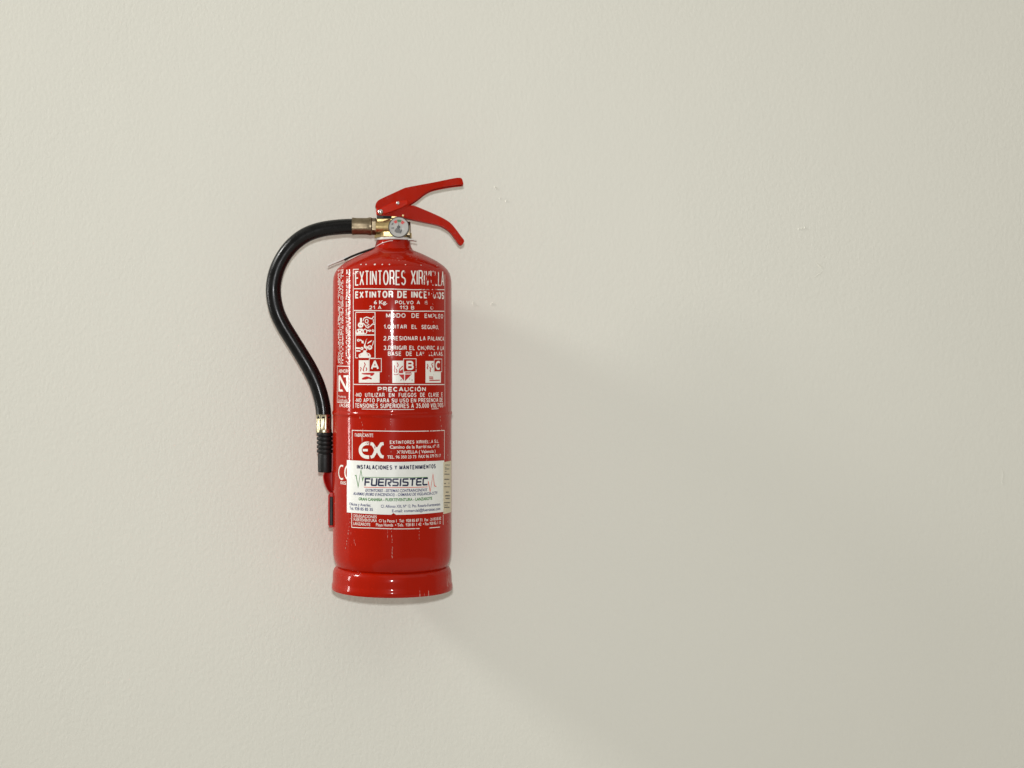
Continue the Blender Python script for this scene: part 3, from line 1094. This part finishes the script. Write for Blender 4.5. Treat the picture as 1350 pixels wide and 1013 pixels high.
px_poly(g, [zp(circle(142, 592, 26)), zp([(180, 570), (215, 605), (228, 592), (240, 650), (195, 640), (205, 620), (170, 588)])], S, C)
px_lines(g, [zp([(292, 565), (275, 610), (262, 670)])], 0.9 * mm, S, C)
px_poly(g, [zp([(300, 650), (320, 625), (385, 585), (370, 618), (330, 640), (308, 656)]),
            zp(circle(205, 738, 28)),
            zp([(240, 690), (255, 640), (270, 690), (280, 740), (240, 745)]),
            zp(circle(345, 720, 44, 14, 40)),
            zp([(284, 690), (299, 700), (298, 770), (282, 775)]),
            zp([(98, 715), (175, 722), (175, 748), (98, 745)]),
            zp([(105, 768), (180, 772), (178, 795), (105, 792)]),
            zp([(150, 905), (148, 860), (170, 830), (225, 808), (235, 770), (280, 772), (285, 808), (340, 828), (362, 862), (360, 905)])], S, C)
px_lines(g, [zp([(412, 600), (400, 660), (385, 690)])], 0.8 * mm, S, C)
px_poly(g, [zp(circle(142, 592, 9)), zp(circle(202, 738, 8)), zp([(322, 700), (365, 690), (368, 700), (324, 712)]), zp([(318, 725), (368, 716), (370, 726), (322, 738)]),
            zp(circle(322, 852, 13)), zp(circle(182, 856, 7)), zp(circle(250, 735, 8, 8, 14))], RG, C, 2)


# fire-class squares A, B, C
def zq(pts):
    return [(465 + x * 0.09259, 468 + y * 0.09259) for x, y in pts]


def fire_class(letter, sq, bx, lt):
    (a, b, c, d), (e, f, g2, h) = sq, bx
    # white field leaves the corner for the letter box
    px_poly("fire_class_square", [zq([(a, b), (e - 2, b), (e - 2, h + 2), (c, h + 2), (c, d), (a, d)])], S, C)
    px_lines("fire_class_frame", [closed(zq([(e + 4, f + 4), (g2 - 4, f + 4), (g2 - 4, h - 4), (e + 4, h - 4)]))], 0.75 * mm, S, C)
    (x0, y0), (x1, y1) = zq([(lt[0], lt[1]), (lt[2], lt[3])])
    lines_of_type(letter, x0, x1, y0, y1, S, C, 0.2)


fire_class("A", (88, 78, 382, 398), (232, 50, 412, 246), (258, 82, 374, 212))
fire_class("B", (565, 84, 876, 400), (720, 52, 906, 246), (764, 86, 868, 216))
fire_class("C", (1036, 88, 1254, 398), (1156, 56, 1272, 244), (1178, 86, 1252, 216))
g = "flame_mark"
px_lines(g, [zq([(112, 175), (122, 195), (108, 235)]), zq([(165, 110), (180, 140), (160, 180), (150, 215), (160, 235)]), zq([(190, 180), (202, 205), (190, 230)])], 1.2 * mm, RG, C, 2)
px_lines(g, [zq([(592, 150), (600, 190), (590, 215), (602, 255)]), zq([(632, 110), (648, 145), (635, 175)]), zq([(616, 200), (630, 225), (625, 255)]), zq([(714, 160), (668, 205), (660, 250)])], 1.2 * mm, RG, C, 2)
px_lines(g, [zq([(1062, 130), (1072, 160), (1058, 185), (1070, 205)]), zq([(1095, 175), (1110, 200), (1100, 225), (1108, 245)]), zq([(1132, 115), (1124, 140), (1138, 165), (1130, 185)])], 1.3 * mm, RG, C, 2)
g = "fuel_mark"
px_poly(g, [zq([(130, 262), (200, 258), (300, 256), (312, 270), (280, 300), (250, 302), (255, 285), (180, 282), (132, 276)]),
            zq([(130, 335), (170, 315), (200, 306), (232, 316), (272, 330), (268, 352), (230, 340), (190, 352), (140, 356)])], RG, C, 2)
px_poly(g, [zq([(655, 262), (665, 235), (690, 215), (716, 205), (716, 262)]), zq([(655, 280), (731, 280), (731, 372)]), zq([(748, 280), (836, 280), (745, 376), (745, 300)]),
            zq([(748, 250), (830, 252), (842, 266), (748, 267)])], RG, C, 2)
px_lines(g, [zq([(585, 270), (600, 285), (640, 280), (652, 268)])], 0.9 * mm, RG, C, 2)
px_lines(g, [zq([(1086, 316), (1144, 318)]), zq([(1088, 340), (1146, 342)]), zq([(1090, 366), (1240, 362)])], 1.3 * mm, RG, C, 2)

# maker's panel
px_lines("panel_border", [[(464.4, 606), (464.4, 567.5), (500, 568.4), (545, 568.8), (585.8, 567.6), (585.8, 606)]], 0.9 * mm, INK, C)
px_lines("panel_border", [[(463.8, 676), (463.8, 695.4), (490, 696.4), (520, 697.4), (553, 697)]], 0.9 * mm, INK, C)
px_lines("panel_border", [[(566, 696.2), (580, 695.0)]], 0.9 * mm, INK, C)
px_lines("panel_border", [[(584.2, 679), (584.2, 692)]], 0.8 * mm, INK, C)
text("FABRICANTE", 468, 492, 571.8, 576.2, INK, C, 0.01)
lines_of_type("EXTINTORES XIRIVELLA S.L.", 514, 578.4, 580.8, 585.2, INK, C, 0.17)
text("Camino de la Rambleta, nº 15", 514, 579, 587.2, 591.4, INK, C, 0.012)
text("XIRIVELLA ( Valencia )", 523, 574, 593.8, 597.9, INK, C, 0.012)
text("TEL. 96 350 23 73  FAX 96 379 75 17", 510.6, 581, 600.4, 604.4, INK, C, 0.012)


def z4(pts):
    return [(430 + x * 0.13333, 560 + y * 0.13333) for x, y in pts]


def arc(cx, cy, rx, ry, a0, a1, n=12):
    return [(cx + rx * math.cos(math.radians(a0 + (a1 - a0) * i / n)), cy + ry * math.sin(math.radians(a0 + (a1 - a0) * i / n))) for i in range(n + 1)]


# the round-backed e and the two facing arcs
px_lines("maker_logo", [z4([(425, 185)] + arc(405, 253, 68, 68, -92, -268, 14) + [(425, 322)])], 4.5 * mm, S, C)
px_lines("maker_logo", [z4([(362, 253), (412, 253)])], 3.0 * mm, S, C)
px_lines("maker_logo", [z4([(438, 190), (456, 192), (478, 222), (490, 253), (480, 285), (462, 315), (440, 322)])], 3.9 * mm, S, C)
px_lines("maker_logo", [z4([(568, 188), (545, 192), (524, 222), (516, 253), (524, 285), (545, 315), (568, 320)])], 3.9 * mm, S, C)
px_lines("maker_logo", [z4([(496.5, 236), (510, 236)]), z4([(496.5, 268), (510, 268)])], 3.2 * mm, S, C)

text("DELEGACIONES", 466.4, 496.8, 679.4, 683.0, INK, C, 0.008)
text("FUERTEVENTURA  C/ La Pesca 1  Tel:  928 85 87 71  Fax 928 85 85 82", 466.4, 581.4, 685.0, 688.8, INK, C, 0.008)
text("LANZAROTE      Playa Honda  • Tels.  928 81 1 42  • Fax 928 82 1 12", 466, 581, 690.4, 694.2, INK, C, 0.008)

# CE mark half under the sticker
px_lines("approval_mark", [arc(450.6, 623.0, 4.0, 9.0, -62, -298, 12)], 2.2 * mm, S, C)
px_lines("approval_mark", [arc(459.4, 623.0, 4.6, 9.0, -80, -280, 12)], 2.4 * mm, S, C)
text("005", 448.8, 456.2, 634.8, 639.0, INK, C, 0.008)

# certification box on the left
px_lines("panel_border", [closed([(444.8, 482.8), (461.0, 483.2), (461.0, 530.6), (444.8, 530.4)])], 0.9 * mm, INK, C)
text("AENOR", 446.6, 459.0, 487.2, 491.6, INK, C, 0.01)
px_poly("certification_mark", [[(446.4, 495.4), (448.6, 494.8), (456.4, 510.5), (456.4, 497.6), (453.0, 497.6), (453.0, 495.0), (459.4, 495.0), (459.4, 516.6), (457.2, 516.8), (448.2, 500.2), (448.2, 513.6), (451.2, 513.6), (452.6, 516.4), (446.4, 516.4)]], S, C)
text("Producto", 446.4, 456.2, 521.4, 524.4, INK, C, 0.0)
text("Certificado", 446.4, 458.0, 526.2, 529.4, INK, C, 0.0)
text("/ASB", 447.4, 460, 532.2, 537.0, INK, C, 0.0)

# fine print too small to read: columns of broken strokes
for (x0, x1, y0, y1, rows_) in ((445.4, 453.0, 355.6, 480.8, 4), (455.6, 462.6, 392, 480, 3), (456.0, 462.4, 356.5, 392, 2)):
    bm = bmesh.new()
    ua, ub = UV(x0, 420)[0], UV(x1, 420)[0]
    for k in range(rows_):
        uc = ua + (ub - ua) * (k + 0.5) / rows_
        w = (ub - ua) / rows_ * 0.66
        y = y0
        while y < y1:
            ln = random.uniform(0.7, 2.0)
            if random.random() < 0.84:
                zt, zb = UV(450, y)[1], UV(450, min(y + ln, y1))[1]
                j = random.uniform(0.45, 1.0)
                sft = random.uniform(-0.2, 0.2) * w
                poly2d(bm, [(uc - w / 2 * j + sft, zb), (uc + w / 2 * j + sft, zb), (uc + w / 2 * j + sft, zt), (uc - w / 2 * j + sft, zt)])
            y += ln + random.uniform(0.25, 0.6) + (1.4 if random.random() < 0.12 else 0)
    fp = wrap("fine_print", bm, INK, C)
    fp["kind"] = "stuff"

# handling scratches through the red paint
M['primer'] = simple("bare_primer", (0.50, 0.24, 0.19), 0.5, cvar=0.2, scale=300)
random.seed(21)
for pts, n in (([(462.0, 683), (459.5, 705), (455, 726)], 9), ([(516.5, 700), (517.5, 738)], 8), ([(517.6, 722), (516.4, 735)], 5), ([(461, 548), (460.4, 604)], 12),
               ([(514.6, 551), (515.4, 566), (516, 608)], 6), ([(474.5, 549), (479, 566), (483, 590)], 6), ([(571, 402), (570.6, 450), (571.4, 500)], 9), ([(580, 548), (582, 570)], 4),
               ([(512.5, 495), (511.8, 505)], 2), ([(553, 700), (552.5, 712)], 3), ([(590.4, 560), (590, 700)], 5)):
    line = smooth_line(pts, 8)
    bm = bmesh.new()
    for k in range(n):
        i = (k + random.uniform(0.1, 0.6)) / n * (len(line) - 1)
        a = line[int(i)]
        b = line[min(int(i) + 1, len(line) - 1)]
        f = i - int(i)
        x, y = a[0] + (b[0] - a[0]) * f + random.uniform(-.5, .5), a[1] + (b[1] - a[1]) * f
        w, h = random.uniform(0.18, 0.42), random.uniform(0.5, 1.9)
        poly2d(bm, [UV(px_, py_) for px_, py_ in ((x - w, y - h * .6), (x + w * .3, y - h), (x + w, y + h * .2), (x + w * .2, y + h), (x - w * .7, y + h * .5))])
    sc_ = wrap("scratch", bm, M['primer'], C, 2.4)
    sc_["kind"] = "stuff"

# ---- the installer's sticker
def sticker_mesh(name, x0, x1, top_f, bot_f, mat, layer, parent):
    bm = bmesh.new()
    n = 48
    u0, u1 = UV(x0, 640)[0], UV(x1, 640)[0]
    rr = R + LIFT * layer
    rows = []
    for i in range(n + 1):
        k = i / n
        u = u0 + (u1 - u0) * k
        a = u / R
        zt, zb = top_f(k), bot_f(k)
        ring = []
        for r_ in (rr, R - 0.0004):
            ring.append(bm.verts.new((r_ * math.sin(a), -r_ * math.cos(a), zt)))
            ring.append(bm.verts.new((r_ * math.sin(a), -r_ * math.cos(a), zb)))
        rows.append(ring)
    for A, B in zip(rows[:-1], rows[1:]):
        bm.faces.new((A[0], A[1], B[1], B[0]))
        bm.faces.new((A[2], A[0], B[0], B[2]))
        bm.faces.new((A[1], A[3], B[3], B[1]))
    for A in (rows[0], rows[-1]):
        bm.faces.new((A[0], A[2], A[3], A[1]))
    return finish(name, bm, mat, parent, smooth=40)


zt0 = UV(517, 609.3)[1]
zb0 = UV(517, 679.0)[1]
st = sticker_mesh("service_sticker", 457.6, 585.4, lambda k: zt0 + 0.0007 * (1 - k) - 0.0004 * k + 0.0002 * math.sin(11 * k), lambda k: zb0 + 0.0006 * (1 - k) - (0.0 if not 0.455 < k < 0.478 else -0.0022) + 0.0002 * math.sin(9 * k), M['sticker'], 3.2, root)
st["label"] = "white service sticker with navy, green and red print"
zt1, zb1 = UV(590, 608.6)[1], UV(590, 676.6)[1]
cs = sticker_mesh("date_sticker", 584.2, 594.3, lambda k: zt1 + 0.0001 * k, lambda k: zb1, M['cream'], 5.0, root)
cs["label"] = "narrow cream date sticker with rows of small print"
LY = 4.2
lines_of_type("INSTALACIONES Y MANTENIMIENTOS", 470.8, 574, 613.4, 619.6, M['navy'], st, 0.235, layer=LY)
text("EXTINTORES - SISTEMAS CONTRAINCENDIOS", 481.8, 563, 645.2, 649.0, M['navy_soft'], st, 0.0181, 0.25, layer=LY)
text("ALARMAS (ROBO E INCENDIOS) - CÁMARAS DE VIGILANCIA-CCTV", 465.8, 576.6, 650.4, 654.2, M['navy_soft'], st, 0.0181, 0.25, layer=LY)
text("GRAN CANARIA - FUERTEVENTURA - LANZAROTE", 473, 569.4, 657.0, 661.0, M['green'], st, 0.03, layer=LY)
text("Oficina y Averías:", 460.8, 489.2, 663.6, 667.4, M['navy_soft'], st, 0.012, layer=LY)
text("Tel. 928 85 85 35", 461, 491.8, 669.2, 673.2, M['navy_soft'], st, 0.018, layer=LY)
text("C/. Alfonso XIII, Nº 12. Pto. Rosario-Fuerteventura", 502.2, 580, 665.4, 669.2, M['navy_soft'], st, 0.014, layer=LY)
text("E-mail: comercial@fuersistec.com", 516.8, 580, 671.2, 675.0, M['navy_soft'], st, 0.016, layer=LY)

# wordmark in squared letters, each cut from strokes
GL = {
    'F': [[(0.09, 0), (0.09, 0.91), (1, 0.91)], [(0.19, 0.48), (0.88, 0.48)]],
    'U': [[(0.09, 1), (0.09, 0.16), (0.18, 0.09), (0.82, 0.09), (0.91, 0.16), (0.91, 1)]],
    'E': [[(1, 0.91), (0.18, 0.91), (0.09, 0.82), (0.09, 0.18), (0.18, 0.09), (1, 0.09)], [(0.19, 0.5), (0.94, 0.5)]],
    'R': [[(0.09, 0), (0.09, 0.91), (0.84, 0.91), (0.93, 0.82), (0.93, 0.56), (0.84, 0.47), (0.42, 0.47)], [(0.46, 0.375), (0.92, 0.02)]],
    'S': [[(0.97, 0.91), (0.16, 0.91), (0.08, 0.83), (0.08, 0.60), (0.16, 0.52), (0.84, 0.48), (0.92, 0.40), (0.92, 0.17), (0.84, 0.09), (0.02, 0.09)]],
    'I': [[(0.5, 0), (0.5, 1)]],
    'T': [[(0, 0.91), (1, 0.91)], [(0.5, 0.815), (0.5, 0)]],
    'C': [[(1, 0.91), (0.18, 0.91), (0.09, 0.82), (0.09, 0.18), (0.18, 0.09), (1, 0.09)]],
}
ua, ub = UV(481.0, 636)[0], UV(563.6, 636)[0]
za, zb = UV(522, 641.2)[1], UV(522, 631.0)[1]
word = "FUERSISTEC"
wid = [0.30 if c == 'I' else 1.0 for c in word]
gap = 0.18
tot = sum(wid) + gap * (len(word) - 1)
u = 0.0
for c, w in zip(word, wid):
    bm = bmesh.new()
    for ln in GL[c]:
        pts = []
        for x, y in ln:
            sl = 0.10 * (y - 0.5)
            pts.append((ua + (ub - ua) * (u + x * w + sl) / tot, za + (zb - za) * y))
        strip2d(bm, pts, 2.05 * mm)
    wrap("wordmark_letter", bm, M['navy'], st, LY)
    u += w + gap
px_lines("wordmark_line", [z4([(378, 520), (520, 522), (700, 524), (1000, 520)])], 0.7 * mm, M['green'], st, LY)
px_lines("wordmark_line", [z4([(375, 618), (520, 622), (700, 622), (1000, 616)])], 0.75 * mm, M['orange'], st, LY)
px_lines("pulse_line", [z4([(288, 505), (298, 502), (318, 615), (346, 448), (362, 552), (372, 516)])], 1.15 * mm, M['green'], st, LY)
px_lines("pulse_line", [z4([(1006, 560), (1014, 600), (1026, 664), (1054, 490), (1068, 606), (1086, 612)])], 1.1 * mm, M['orange'], st, LY)

# rows of tiny type on the date sticker
def zd(pts):
    return [(575 + x * 0.08885, 600 + y * 0.08885) for x, y in pts]


bm = bmesh.new()
for y, xa, xb, th in ((150, 128, 196, 12), (183, 122, 148, 10), (208, 124, 188, 14), (243, 122, 146, 10), (286, 118, 190, 14), (362, 116, 188, 16), (424, 114, 140, 14), (420, 176, 188, 14),
                      (472, 114, 196, 12), (552, 136, 180, 16), (606, 126, 198, 18), (645, 134, 192, 18), (708, 114, 200, 14), (744, 118, 166, 12), (778, 114, 192, 16)):
    x = xa
    while x < xb:
        w = random.uniform(6, 13)
        pp = zd([(x, y - th / 2 + random.uniform(-2, 2)), (min(x + w, xb), y - th / 2 + random.uniform(-2, 2)), (min(x + w, xb), y + th / 2), (x, y + th / 2)])
        poly2d(bm, [UV(a, b) for a, b in pp])
        x += w + random.uniform(2, 4)
fp = wrap("fine_print", bm, M['black_ink'], cs, 6.0, step=0.002)
fp["kind"] = "stuff"
